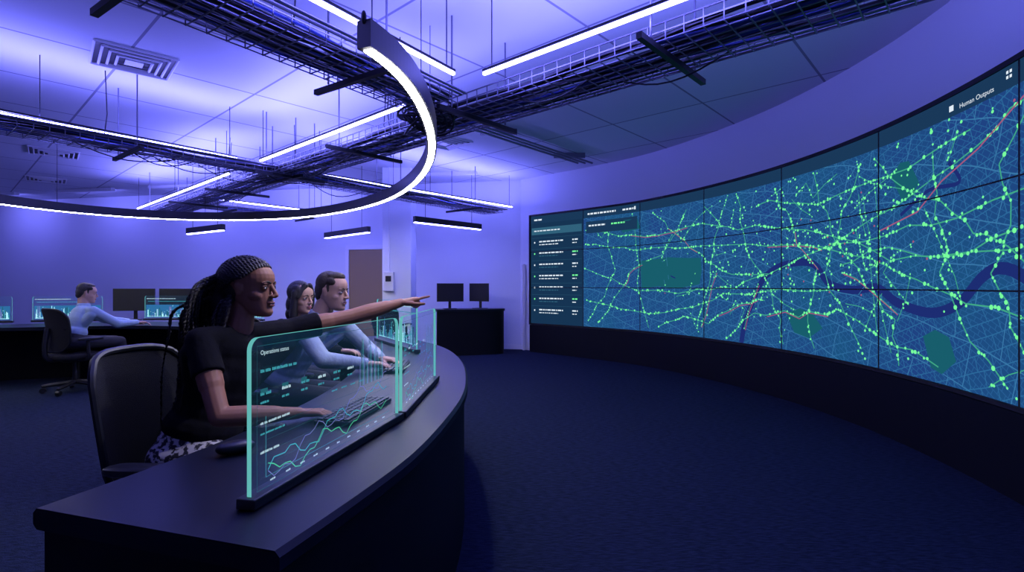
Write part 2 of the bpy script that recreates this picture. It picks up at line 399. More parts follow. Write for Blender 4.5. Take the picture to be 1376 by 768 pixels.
# ------------------------------------------------------------------ column, door, wall box
mb=MB(); mb.box((-2.07,9.6,CEIL/2),(.52,.5,CEIL)); mb.obj('column',[M['col']],bevel=.01)
d=on_back(-3.08,.03)
mb=MB(); mb.box((d.x,d.y,1.02),(.8,.05,2.04),rotz(bang),0); mb.box((d.x+.32,d.y-.06,1.0),(.12,.04,.03),rotz(bang),1)
for sx in(-1,1): mb.box((d.x+sx*.44,d.y-sx*.44*math.tan(-bang)*1,1.05),(.08,.08,2.1),rotz(bang),2)
mb.box((d.x,d.y,2.09),(.96,.08,.09),rotz(bang),2)
mb.obj('door_1',[M['door'],M['steel'],M['white']],bevel=.004)
mb=MB(); mb.box((-2.2,9.305,1.35),(.18,.08,.34),None,0); mb.box((-2.2,9.26,1.4),(.10,.02,.10),None,1); mb.tube([(-2.2,9.32,1.5),(-2.2,9.32,CEIL)],.012,6,0); mb.obj('electrical_box',[M['white'],M['black']],bevel=.006)

# ------------------------------------------------------------------ ceiling services
def alight(name,loc,rot,sx,sy,e,parent,col=BLUE):
    l=bpy.data.lights.new(name,'AREA'); l.shape='RECTANGLE'; l.size=sx; l.size_y=sy; l.energy=e; l.color=col
    lo=bpy.data.objects.new(name,l); scene.collection.objects.link(lo); lo.location=loc; lo.rotation_euler=rot; lo.parent=parent
def tray(name,A,B,z=2.68,w=.46,h=.1,hang=1.5,ncab=9,ext=.20,up=0):
    A=V(A);B=V(B);d=(B-A).normalized(); nn=V((-d[1],d[0])); L=(B-A).length; mb=MB(); R=rotz(math.atan2(d[1],d[0]))
    P=lambda s,o,zz:V((A[0]+d[0]*s+nn[0]*o,A[1]+d[1]*s+nn[1]*o,zz))
    for k in range(8): mb.box(P(L/2,-w/2+w*k/7,z),(L,.006,.006),R,0)
    for sd in(-1,1):
        for zz in(z+h*.5,z+h): mb.box(P(L/2,sd*w/2,zz),(L,.008 if zz>z+h*.6 else .006,.008),R,0)
    s=.05
    while s<L:
        mb.box(P(s,0,z-.004),(.006,w,.006),R,0)
        for sd in(-1,1): mb.box(P(s,sd*w/2,z+h/2),(.006,.006,h),R,0)
        s+=.11
    s=.5
    while s<L:
        mb.box(P(s,0,z-.03),(.035,w+2*ext,.035),R,1)
        for sd in(-1,1): mb.box(P(s,sd*(w/2+.06),(z+CEIL)/2),(.010,.010,CEIL-z),R,0)
        s+=hang
    for k in range(ncab):
        o=-w/2+.05+(w-.1)*k/(ncab-1); pts=[]; ph=random.uniform(0,6)
        m=int(L/.35)+2
        for i in range(m): pts.append(P(L*i/(m-1),o+.035*math.sin(ph+i*.9),z+.022+.035*abs(math.sin(ph+i*.5))))
        mb.tube(pts,random.uniform(.009,.019),5,3 if k%4==1 else 2)
    for k in(0,1): mb.tube([P(0,-w/2-.05-.045*k,z+.05),P(L,-w/2-.05-.045*k,z+.05)],.010,6,0)
    # a few loose cables sagging under the tray and drops up to the ceiling
    for k in range(int(L/1.6)):
        s0=random.uniform(.2,L-1.2); o=random.uniform(-w/2,w/2); ln=random.uniform(.6,1.1)
        mb.tube([P(s0+ln*t,o+.05*math.sin(t*3),z+.02-.11*math.sin(math.pi*t)) for t in [i/8 for i in range(9)]],.006,5,2)
        s0=random.uniform(.2,L-.2); mb.tube([P(s0,o,z+.05),P(s0+.03,o+.02,z+.3),P(s0+.01,o,CEIL)],.005,5,2)
    o=mb.obj(name,[M['steel'],M['black'],M['cable'],M['cableb']])
    if up: c=P(L/2,-w/2+.05,z+.14); alight('added_tray_fill',tuple(c),(math.pi,0,math.atan2(d[1],d[0])),L,.05,up*L,o)  # added fill with no fixture behind it, lifts the ceiling over this tray
    return o
def strip(A,B,z=2.8,pw=16.,w=.024,up=True):
    A=V(A);B=V(B);d=B-A;L=d.length; ang=math.atan2(d[1],d[0]); c=(A+B)/2; R=rotz(ang); mb=MB()
    mb.box((c[0],c[1],z),(L,w,.018),R,0); mb.box((c[0],c[1],z+.02),(L,w+.008,.018),R,1)
    n=max(2,int(L/1.6)+1); dn=d.normalized()
    for i in range(n):
        s=.08+(L-.16)*i/(n-1); mb.box((A[0]+dn[0]*s,A[1]+dn[1]*s,(z+CEIL)/2+.02),(.006,.006,CEIL-z-.03),R,1)
    o=mb.obj('led_strip_light',[M['led'],M['black']])
    alight('uplight',(c[0],c[1],z+.035),(math.pi,0,ang),L,.05,pw*L,o)
    return o
D1=V((-.7446,.6676)); N1=V((.6676,.7446))
q=V((.907,2.8))
tray('cable_tray',tuple(q-D1*2.0+N1*.36),tuple(q+D1*10.6+N1*.36),w=.5,ncab=17,hang=1.7,up=6)
strip(q-D1*1.6,V((-.204,3.76)),pw=14); strip((-.90,4.41),(-3.08,6.375)); strip((-3.86,7.1),(-7.4,10.3))
tray('cable_tray',(-2.75,.9),(-.62,4.13),w=.46,hang=1.3,ncab=14)
strip((-1.9,1.5),(-.42,3.76),pw=11)
tray('cable_tray',(-6.4,2.35),(-.35,10.15),w=.46,hang=1.7,ncab=12)
strip((-5.4,3.35),(-3.31,6.26)); strip((-2.70,7.1),(.0,10.1))
tray('cable_tray',(-5.6,9.3),(-4.2,11.0),w=.3,ncab=5)
strip((-5.2,9.25),(-4.0,10.75))
strip((-11.5,5.),(-13.2,8.5),pw=20)  # extra strip added out of view to light the left wall area
for x in(-1.2,-4.2,-6.8,-9.2,-11.8):
    p=on_back(x,.95); mb=MB(); mb.box((p.x,p.y,CEIL-.03),(1.5,.10,.06),rotz(bang),0); o=mb.obj('added_wall_fill_housing',[M['white']],bevel=.004)  # invented fixtures, added to brighten the dark back wall
    p3=on_back(x,.88); alight('added_wall_fill',(p3.x,p3.y,CEIL-.07),(math.radians(40),0,bang),1.4,.05,15 if x<-3 else 9,o)
def add_fill_spot(loc,tgt,e,cone):  # added out-of-frame spot in an invented housing, brightens the seated people
    mb=MB(); mb.cap((loc[0],loc[1],CEIL-.05),(loc[0],loc[1],CEIL),.09,.09,0,n=24,flat=True); mb.cap((loc[0],loc[1],CEIL-.058),(loc[0],loc[1],CEIL-.048),.07,.07,1,n=24,flat=True)
    o=mb.obj('fill_spot_housing',[M['black'],M['white']],smooth=True)
    l=bpy.data.lights.new('fill_spot','SPOT'); l.energy=e; l.color=(.92,.88,1.); l.spot_size=math.radians(cone); l.spot_blend=.8; l.shadow_soft_size=.06
    lo=bpy.data.objects.new('fill_spot',l); scene.collection.objects.link(lo); lo.location=(loc[0],loc[1],CEIL-.13)
    lo.rotation_euler=(V(tgt)-V(lo.location)).to_track_quat('-Z','Y').to_euler(); lo.parent=o
add_fill_spot((.95,2.55),(-.93,2.35,1.24),200,32)
add_fill_spot((.55,3.45),(-1.2,3.4,1.15),120,36)
mb=MB()
for k in range(16):
    c=V((-.72+random.gauss(0,.05),4.35+random.gauss(0,.05),2.68+random.gauss(0,.03))); r=random.uniform(.10,.2); tl=random.uniform(-.5,.5); tz=random.uniform(0,6.3)
    R=Matrix.Rotation(tz,3,'Z')@Matrix.Rotation(tl+.5,3,'X')
    mb.tube([c+R@V((math.cos(a)*r,math.sin(a)*r,0)) for a in [2*math.pi*i/20 for i in range(20)]],.009,5,0,closed=True)
mb.obj('cable_coil',[M['cable']])
mb=MB()
for k in range(3):
    o=.12*k; mb.tube([(-3.9+o,2.2,3.28),(-1.15+o,5.45,3.28)],.016,6)
    mb.tube([(-.65+o,6.67,3.32),(1.1+o,8.7,3.32)],.016,6)
for (x,y) in((-3.2,3.0),(-1.7,4.8)): mb.box((x+.12,y,3.34),(.5,.04,.12),rotz(.0))
for (x,y) in((-.3,7.07),(.8,8.35)): mb.box((x+.12,y,3.36),(.5,.04,.08),rotz(.0))
mb.obj('ceiling_conduit',[M['steel']])
def vent(x,y,s=.6):
    mb=MB(); R=rotz(math.radians(-48.1)); z=CEIL-.012
    for k in range(4):
        for r_ in range(4):
            a=s/2-k*.06
            off=R@rotz(math.pi/2*r_)@V((0,a,0)); mb.box((x+off.x,y+off.y,z-k*.008),(a*2,.018,.014),R@rotz(math.pi/2*r_)@Matrix.Rotation(.5,3,'X'),0)
    mb.box((x,y,CEIL-.003),(s-.02,s-.02,.006),R,1); mb.box((x,y,z-.02),(.14,.14,.01),R,0)
    return mb.obj('ceiling_vent',[M['white'],M['black']])
vent(-3.57,4.92,.62); vent(-7.3,8.3); vent(-9.3,10.4); vent(-1.0,7.7); 
# ring pendant
rp=[(-.64,2.25),(-.556,2.46),(-.515,2.85),(-.53,3.38),(-.61,4.05),(-.82,4.87),(-1.24,5.86),(-1.77,6.68),(-2.58,7.49),(-3.4,8.0),(-4.6,8.25),(-5.5,8.0),(-6.2,7.4),(-6.5,6.5),(-6.5,5.4),(-6.1,4.3),(-5.3,3.5)]
rpath=smooth_path(catmull(rp,8),40)
mb=MB(); zb=2.30
sweep(mb,rpath,[(-.036,zb),(-.036,zb+.12),(.036,zb+.12),(.036,zb)],0)
sweep(mb,rpath[1:-1],[(-.023,zb-.003),(-.023,zb+.004),(.023,zb+.004),(.023,zb-.003)],1)
for i in list(range(2,len(rpath),16)):
    p=rpath[i]; mb.tube([(p[0],p[1],zb+.11),(p[0],p[1],CEIL)],.003,5,0); 
p=rpath[0]; mb.ell((p[0],p[1],zb+.13),(.012,.012,.03),None,0)
mb.obj('ring_pendant_light',[M['black'],M['ring']])
def pend(A,B,z):
    A=V(A);B=V(B);mb=MB(); c=(A+B)/2; L=(B-A).length; R=rotz(math.atan2((B-A)[1],(B-A)[0])); mb.box((c[0],c[1],z+.06),(L,.07,.1),R,0); mb.box((c[0],c[1],z+.003),(L-.02,.055,.012),R,1)
    for f in(.15,.85):
        p=A.lerp(B,f); mb.box((p[0],p[1],(z+.1+CEIL)/2),(.006,.006,CEIL-z-.1),R,0)
    mb.obj('linear_pendant_light',[M['black'],M['led']])
pend((-1.65,8.8),(-.6,9.95),2.34); pend((-3.65,10.2),(-2.5,9.1),2.2); pend((-5.85,9.4),(-4.85,8.75),2.2)

# ------------------------------------------------------------------ control desk
dp=smooth_path(catmull([(-.455,1.02),(-.375,1.29),(-.295,1.62),(-.246,2.06),(-.225,2.5),(-.25,2.95),(-.33,3.57),(-.52,4.3),(-.85,4.95),(-1.35,5.5)],8),6)
DW=.70
mb=MB()
sweep(mb,dp,[(.012,.700),(0,.712),(0,.738),(.012,.75),(DW-.012,.75),(DW,.738),(DW,.712),(DW-.012,.700)],0)
sweep(mb,dp[1:-1],[(.02,0),(.055,0),(.055,.70),(.02,.70)],1)
for i in(1,len(dp)-2):
    nn=normals(dp)[i]; c=dp[i]+nn*DW/2; mb.box((c[0],c[1],.35),(DW-.03,.04,.70),rotz(math.atan2(nn[1],nn[0])),1)
mb.obj('control_desk',[M['desk'],M['deskside']],smooth=True)
dq=smooth_path(catmull([(-3.3,6.9),(-3.9,7.35),(-4.8,7.6),(-5.8,7.45),(-6.8,7.1),(-8.2,6.4)],8),6)
mb=MB()
sweep(mb,dq,[(0,.71),(0,.75),(.75,.75),(.75,.71)],0); sweep(mb,dq[1:-1],[(.03,0),(.06,0),(.06,.71),(.03,.71)],1)
for i in(1,24,len(dq)-2):
    nn=normals(dq)[i]; c=dq[i]+nn*.38; mb.box((c[0],c[1],.355),(.70,.04,.70),rotz(math.atan2(nn[1],nn[0])),1)
mb.obj('control_desk',[M['desk'],M['deskside']],smooth=True)
fd=smooth_path(catmull([(-.16,10.1),(-.14,9.85),(-.35,9.65),(-.9,9.5),(-1.35,9.38)],8),5)
mb=MB(); sweep(mb,[p for p in fd][::-1],[(0,.80),(0,.84),(.55,.84),(.55,.80)],0)
sweep(mb,[p for p in fd][::-1],[(.02,0),(.06,0),(.06,.80),(.02,.80)],1); 
mb.obj('reception_desk',[M['desk'],M['deskside']],smooth=True)

# ------------------------------------------------------------------ glass display panels
def gpanel(A,B,z0=.762,h=.385,detail=2,seed=1,name='glass_display_panel'):
    rnd=random.Random(seed)
    A=V((A[0],A[1],0));B=V((B[0],B[1],0)); t=(B-A); L=t.length; t.normalize(); nn=V((t.y,-t.x,0))
    P=lambda x,y,o=0:A+t*x+V((0,0,z0+y))+nn*o
    rr=.03; out=[]
    for cx,cy,a0 in((L-rr,h-rr,0),(rr,h-rr,90),(0,0,None),(L,0,None)):
        if a0 is None: out.append((cx,cy))
        else:
            for k in range(7): a=math.radians(a0+15*k); out.append((cx+rr*math.cos(a),cy+rr*math.sin(a)))
    T=.006; m=len(out); root=empty(name,tuple(P(L/2,0)))
    mb=MB(); mb.add([P(x,y,T) for x,y in out]+[P(x,y,-T) for x,y in out],[tuple(range(m)),tuple(range(m,2*m))[::-1]],0)
    mb.add([P(x,y,T) for x,y in out]+[P(x,y,-T) for x,y in out],[(i,(i+1)%m,(i+1)%m+m,i+m) for i in range(m)],1)
    g=mb.obj('glass',[M['glass'],M['edge']]); 
    mb=MB(); c=P(L/2,0); mb.box((c.x,c.y,z0+.002),(L+.03,.05,.026),rotz(math.atan2(t.y,t.x)),0); base=mb.obj('base_rail',[M['black']],bevel=.004)
    mb=MB(); O=T+.0012
    def rc(x0,y0,x1,y1,mi,o=O): mb.add([P(x0,y0,o),P(x1,y0,o),P(x1,y1,o),P(x0,y1,o)],[(0,1,2,3)],mi)
    def ln(pts,w,mi):
        q=[V(p) for p in pts]; N=normals(q)
        vs=[]
        for p_,n_ in zip(q,N): vs+= [P(p_[0]+n_[0]*w/2,p_[1]+n_[1]*w/2,O),P(p_[0]-n_[0]*w/2,p_[1]-n_[1]*w/2,O)]
        mb.add(vs,[(2*i,2*i+1,2*i+3,2*i+2) for i in range(len(q)-1)],mi)
    def words(x,y,w,hh,mi):
        while w>0:
            l=min(w,rnd.uniform(.8,2.2)*hh*1.6); k=x
            while k<x+l: rc(k,y,k+hh*.45,y+hh*rnd.uniform(.75,1),mi); k+=hh*.62
            x+=l+hh*.7; w-=l+hh*.7
    if detail>=2:
        text_mesh(mb,'Operations status',.015,lambda x,y:P(.03+x,h-.042+y,O),0)
        words(.03,h-.085,.14,.008,1)
        for k in range(6):
            x=.03+k*.082*L/.83
            words(x,h-.14,.035,.008,0 if k%2 else 1); words(x,h-.16,.03,.006,1)
            if k<3: rc(x,h-.135,x+.026,h-.124,3)
        words(.03,h-.21,.11,.006,0); words(.03,h-.235,.09,.005,1); words(.03,h-.28,.07,.006,0)
        for k in range(26):
            x=L*.62+k*L*.0085; hh=.04+.12*abs(math.sin(k*.45))*rnd.uniform(.6,1); rc(x,h*.46,x+L*.0035,h*.46+hh,[1,4,3,3][k%4 if k%7 else 2])
        for k in range(4): words(L*.42+k*.055,h*.5,.03,.005,1)
        def ser(y0,y1,ph,mi,w):
            ln([(L*(.07+.8*i/30),y0+(y1-y0)*i/30+.022*math.sin(i*.55+ph)+.01*math.sin(i*1.7+ph)) for i in range(31)],w,mi)
        ser(.06,.15,0,1,.003); ser(.045,.10,1.4,2,.0028); ser(.05,.19,2.9,4,.0022)
        for k in range(11): words(L*(.08+.075*k),.03,.018,.005,0)
        ln([(L*.06,.045),(L*.9,.045)],.0012,1); ln([(L*.06,.045),(L*.06,h*.5)],.0012,1)
        ln([(.018,.02),(L-.018,.02),(L-.018,h-.02),(.018,h-.02),(.018,.02)],.0012,3)
        for k in range(5): ln([(L*.06,.045+.03*k),(L*.9,.045+.03*k)],.0006,3)
    else:
        words(.03,h-.05,L*.5,.012,0); x=.03; k=0
        if detail==1: rc(.02,.03,L-.02,h*.62,5,O-.0006)
        while x<L-.04:
            w_=rnd.uniform(.006,.016); hh=.02+.17*abs(math.sin(k*.19+seed))**1.5*rnd.uniform(.3,1)
            rc(x,.04,x+w_*.8,.04+hh,[1,6,4,3,5][rnd.randrange(5)]); x+=w_; k+=1
        for k in range(int(L*70)): a=rnd.uniform(.03,L-.04); b=.04+abs(rnd.gauss(0,.06)); rc(a,b,a+.007,b+.007,6,O+.0006)
        ln([(.03,.045),(L-.03,.045)],.008,6); words(.05,h*.75,L*.8,.01,1)
    ds=mb.obj('display_graphics',[M['txt'],M['cy'],M['gr'],M['tealdim'],M['pu'],M['sky'],M['hot']])
    bpy.context.view_layer.update()
    for o in(g,base,ds): o.parent=root; o.matrix_parent_inverse=root.matrix_world.inverted()
gpanel((-.614,1.217),(-.447,2.02),seed=1)
gpanel((-.440,2.06),(-.425,2.86),seed=2)
gpanel((-.74,4.05),(-1.28,4.95),detail=0,seed=3)
gpanel((-6.9,7.5),(-6.1,7.76),detail=1,seed=4,h=.36)
gpanel((-5.6,7.95),(-4.75,7.98),detail=1,seed=5,h=.36)
gpanel((-4.6,7.95),(-3.7,7.75),detail=1,seed=6,h=.34)
gpanel((-8.2,6.85),(-7.1,7.4),detail=1,seed=8,h=.36)

# ------------------------------------------------------------------ keyboards, mouse, monitors
def keyboard(x,y,a):
    mb=MB(); R=rotz(a); mb.box((x,y,.760),(.42,.14,.016),R,0)
    for r in range(5):
        for k in range(14):
            p=R@V((-.19+k*.0292,-.052+r*.026,0)); mb.box((x+p.x,y+p.y,.771),(.024,.021,.008),R,1)
    mb.obj('keyboard',[M['black'],M['plastic']],bevel=.002)
keyboard(-.64,2.14,math.radians(82)); keyboard(-.74,3.3,math.radians(95))
mb=MB(); mb.ell((-.86,1.62,.770),(.032,.056,.019),rotz(-.9),0,20,12,p=.85); mb.obj('computer_mouse',[M['plastic']],smooth=True,autos=False)
def monitor(x,y,z,a,w=.56,h=.34,lit=False):
    mb=MB(); R=rotz(a)
    P=lambda p:V((x,y,z))+R@V(p)
    mb.box(P((0,0,.14+h/2)),(w,.025,h),R,0); mb.box(P((0,-.014,.14+h/2)),(w-.02,.002,h-.02),R,1); mb.box(P((0,.03,.15+h/2)),(.2,.04,.16),R,0)
    mb.box(P((0,.05,.15)),(.05,.02,.3),R,0); mb.box(P((0,.03,.008)),(.24,.18,.014),R,0)
    mb.obj('computer_monitor',[M['black'],M['blackmatte']],bevel=.004)
monitor(-5.2,8.1,.75,0); monitor(-4.62,8.12,.75,-.1); monitor(-5.8,8.0,.75,.25)
monitor(-1.15,9.7,.84,.3,.5,.34); monitor(-.62,9.82,.84,-.5,.42,.34)

# ------------------------------------------------------------------ office chair
def chair(x,y,ang,top=1.02,bw=.46):
    R=rotz(ang); O=V((x,y,0)); T=lambda p:O+R@V(p)
    root=empty('office_chair',(x,y,0)); parts=[]
    mb=MB(); mb.ell(T((0,.0,.43)),(.25,.245,.045),R,0,28,12,p=.55); parts.append(mb.obj('seat',[M['mesh']],smooth=True,autos=False))
    z0,z1=.50,top
    def bp(u,v):
        w=bw/2*(.80+.30*math.sin(min(1,v*1.15+.15)*math.pi*.55)); 
        return T((u*w,-.235-.05*v+.07*u*u-.02*math.sin(v*math.pi)*-1,z0+(z1-z0)*v))
    mb=MB(); nu,nv=12,14; vs=[];fs=[]
    def sq(u,v):
        cu=u*(1-.22*max(0,abs(v-.5)*2-.7)**1.5/.164*1.0)
        return bp(cu,v-(.05*abs(u)**4 if v>.5 else -.05*abs(u)**4))
    for j in range(nv+1):
        for i in range(nu+1): vs.append(sq(-1+2*i/nu,j/nv))
    b2=[v-(R@V((0,.012,0))) for v in vs]
    for j in range(nv):
        for i in range(nu): a=j*(nu+1)+i; fs.append((a,a+1,a+nu+2,a+nu+1))
    mb.add(vs,fs,0); mb.add(b2,[f[::-1] for f in fs],0)
    rim=[sq(-1+2*i/nu,0) for i in range(nu+1)]+[sq(1,j/nv) for j in range(1,nv+1)]+[sq(1-2*i/nu,1) for i in range(1,nu+1)]+[sq(-1,1-j/nv) for j in range(1,nv)]
    mb.tube(rim,.013,8,1,closed=True)
    mb.tube(catmull([T((0,-.1,.40)),T((0,-.27,.42)),T((0,-.30,.55)),T((0,-.275,.78))],5),.028,8,1)
    parts.append(mb.obj('backrest',[M['mesh'],M['plastic']],smooth=True))
    mb=MB()
    for s in(-1,1):
        mb.tube(catmull([T((s*.2,.0,.40)),T((s*.29,.0,.42)),T((s*.30,-.01,.52)),T((s*.295,-.01,.63))],5),.02,8,0)
        mb.ell(T((s*.295,.02,.645)),(.042,.13,.018),R,0,18,8,p=.6)
    mb.cap(T((0,0,.12)),T((0,0,.39)),.03,.025,0); mb.ell(T((0,0,.385)),(.12,.14,.03),R,0,p=.6)
    for k in range(5):
        a=math.pi*2*k/5+.3; dx,dy=math.cos(a),math.sin(a)
        mb.cap(T((0,0,.12)),T((dx*.3,dy*.3,.085)),.028,.02,0,n=8)
        mb.cap(T((dx*.3-.02*dy,dy*.3+.02*dx,.032)),T((dx*.3+.02*dy,dy*.3-.02*dx,.032)),.031,.031,0,n=12,flat=True)
    parts.append(mb.obj('base_and_arms',[M['plastic']],smooth=True))
    bpy.context.view_layer.update()
    for o in parts: o.parent=root; o.matrix_parent_inverse=root.matrix_world.inverted()
chair(-1.26,2.06,math.radians(-93))
chair(-1.52,3.34,math.radians(-88)); chair(-1.86,4.02,math.radians(-95))
chair(-5.28,6.3,math.radians(-25),top=1.0)
chair(-2.0,8.6,math.radians(-20),top=.95)

# ------------------------------------------------------------------ people
def hand(mb,w,d,nrm,side,curls,k=1.,thumb=(.55,.75,.25)):
    w=V(w); d=V(d).normalized(); nrm=V(nrm); nrm=(nrm-d*nrm.dot(d)).normalized(); s=V(side); s=(s-d*s.dot(d)-nrm*s.dot(nrm)).normalized()
    offs=(.027,.009,-.009,-.026); lens=(.070,.078,.072,.056); bl=(.088,.092,.088,.080); rad=(.0088,.009,.0085,.0075)
    for i in range(4):
        b=w+(d*bl[i]+s*offs[i])*k
        mb.cap(w+s*offs[i]*.55*k+d*.005,b,.016*k,.0118*k,n=10)
        a=0; p=b
        for j,fr in enumerate((.45,.31,.24)):
            a+=curls[i][j]; dd=d*math.cos(a)+nrm*math.sin(a)
            e=p+dd*lens[i]*fr*k; mb.cap(p,e,rad[i]*(1-.1*j)*k,rad[i]*(1-.1*(j+1))*k,n=10); p=e
    b=w+(d*.022+s*.022+nrm*.006)*k; td=(s*thumb[0]+d*thumb[1]+nrm*thumb[2]).normalized()
    m1=b+td*.042*k; td2=(td+d*.35).normalized(); m2=m1+td2*.032*k; td3=(td2+d*.25).normalized(); m3=m2+td3*.022*k
    mb.cap(b,m1,.016*k,.0115*k,n=10); mb.cap(m1,m2,.0108*k,.0098*k,n=10); mb.cap(m2,m3,.0098*k,.0075*k,n=10)
RELAX=[(.25,.35,.25),(.3,.4,.3),(.35,.4,.3),(.35,.45,.3)]
POINT=[(-.03,.06,.05),(1.25,1.45,.8),(1.3,1.5,.8),(1.3,1.5,.8)]
white=mat('eye_white',(.55,.53,.52),.25); iris=mat('eye_iris',(.02,.012,.008),.15)
LV=[(-.118,.074,.040,.016),(-.112,.086,.020,.030),(-.100,.089,.000,.041),(-.085,.086,-.012,.049),(-.070,.086,-.030,.054),(-.055,.087,-.055,.059),
    (-.040,.086,-.078,.0635),(-.020,.084,-.094,.067),(.000,.081,-.103,.069),(.012,.084,-.107,.0705),(.024,.0905,-.110,.072),(.040,.092,-.110,.0735),
    (.058,.088,-.106,.073),(.076,.078,-.096,.069),(.092,.062,-.080,.060),(.106,.038,-.056,.045),(.114,.014,-.034,.026),(.117,-.004,-.016,.008)]
def head(mb,H,fem):
    j=.93 if fem else 1.03
    rs=[]; n=28
    for z,fy,by,hw in LV:
        jw=j if z<-.03 else (1 if z>.02 else 1+(j-1)*(.02-z)/.05)
        cy=-.012 if z>-.05 else -.012+( -.05-z)*.7
        cy=min(cy,(fy+by)/2+.02)
        r=[]
        for k in range(n):
            a=2*math.pi*k/n; c,s_=math.cos(a),math.sin(a)
            x=hw*jw*math.copysign(abs(c)**.92,c); y=cy+(fy-cy)*abs(s_)**.9 if s_>0 else cy-(cy-by)*abs(s_)**.95
            r.append(H((x,y,z)))
        rs.append(r)
    mb.rings(rs)
    E=lambda c,r,rot=None: mb.ell(H(c),r,(H.R@rot) if rot else H.R,nu=14,nv=9)
    for s in(-1,1):
        E((s*.040,.036,-.030),(.022,.034,.024))
        E((s*.0705,-.012,-.004),(.006,.015,.027),Matrix.Rotation(-.2,3,'X')); E((s*.0745,-.016,.006),(.005,.012,.016),Matrix.Rotation(-.2,3,'X'))
        E((s*.0115,.097,-.034),(.0085,.010,.0075))
        E((s*.030,.0765,.0195),(.020,.010,.0055))
        E((s*.0315,.0735,.001),(.0165,.0105,.0115))
    mb.cap(H((0,.084,.012)),H((0,.104,-.024)),.0075,.0095,n=10); E((0,.106,-.030),(.0115,.0105,.0090)); E((0,.096,-.038),(.006,.010,.004))
    E((0,.084,-.060),(.023,.009,.014)); E((0,.0885,-.0590),(.020,.0075,.0052)); E((0,.0870,-.0705),(.018,.0075,.0062)); E((0,.078,-.098),(.017,.014,.013))
class HT:
    def __init__(s,c,f,up=(0,0,1),k=1.): s.c=V(c);s.R=frame(f,up);s.k=k
    def __call__(s,p): return s.c+s.R@(V(p)*s.k)
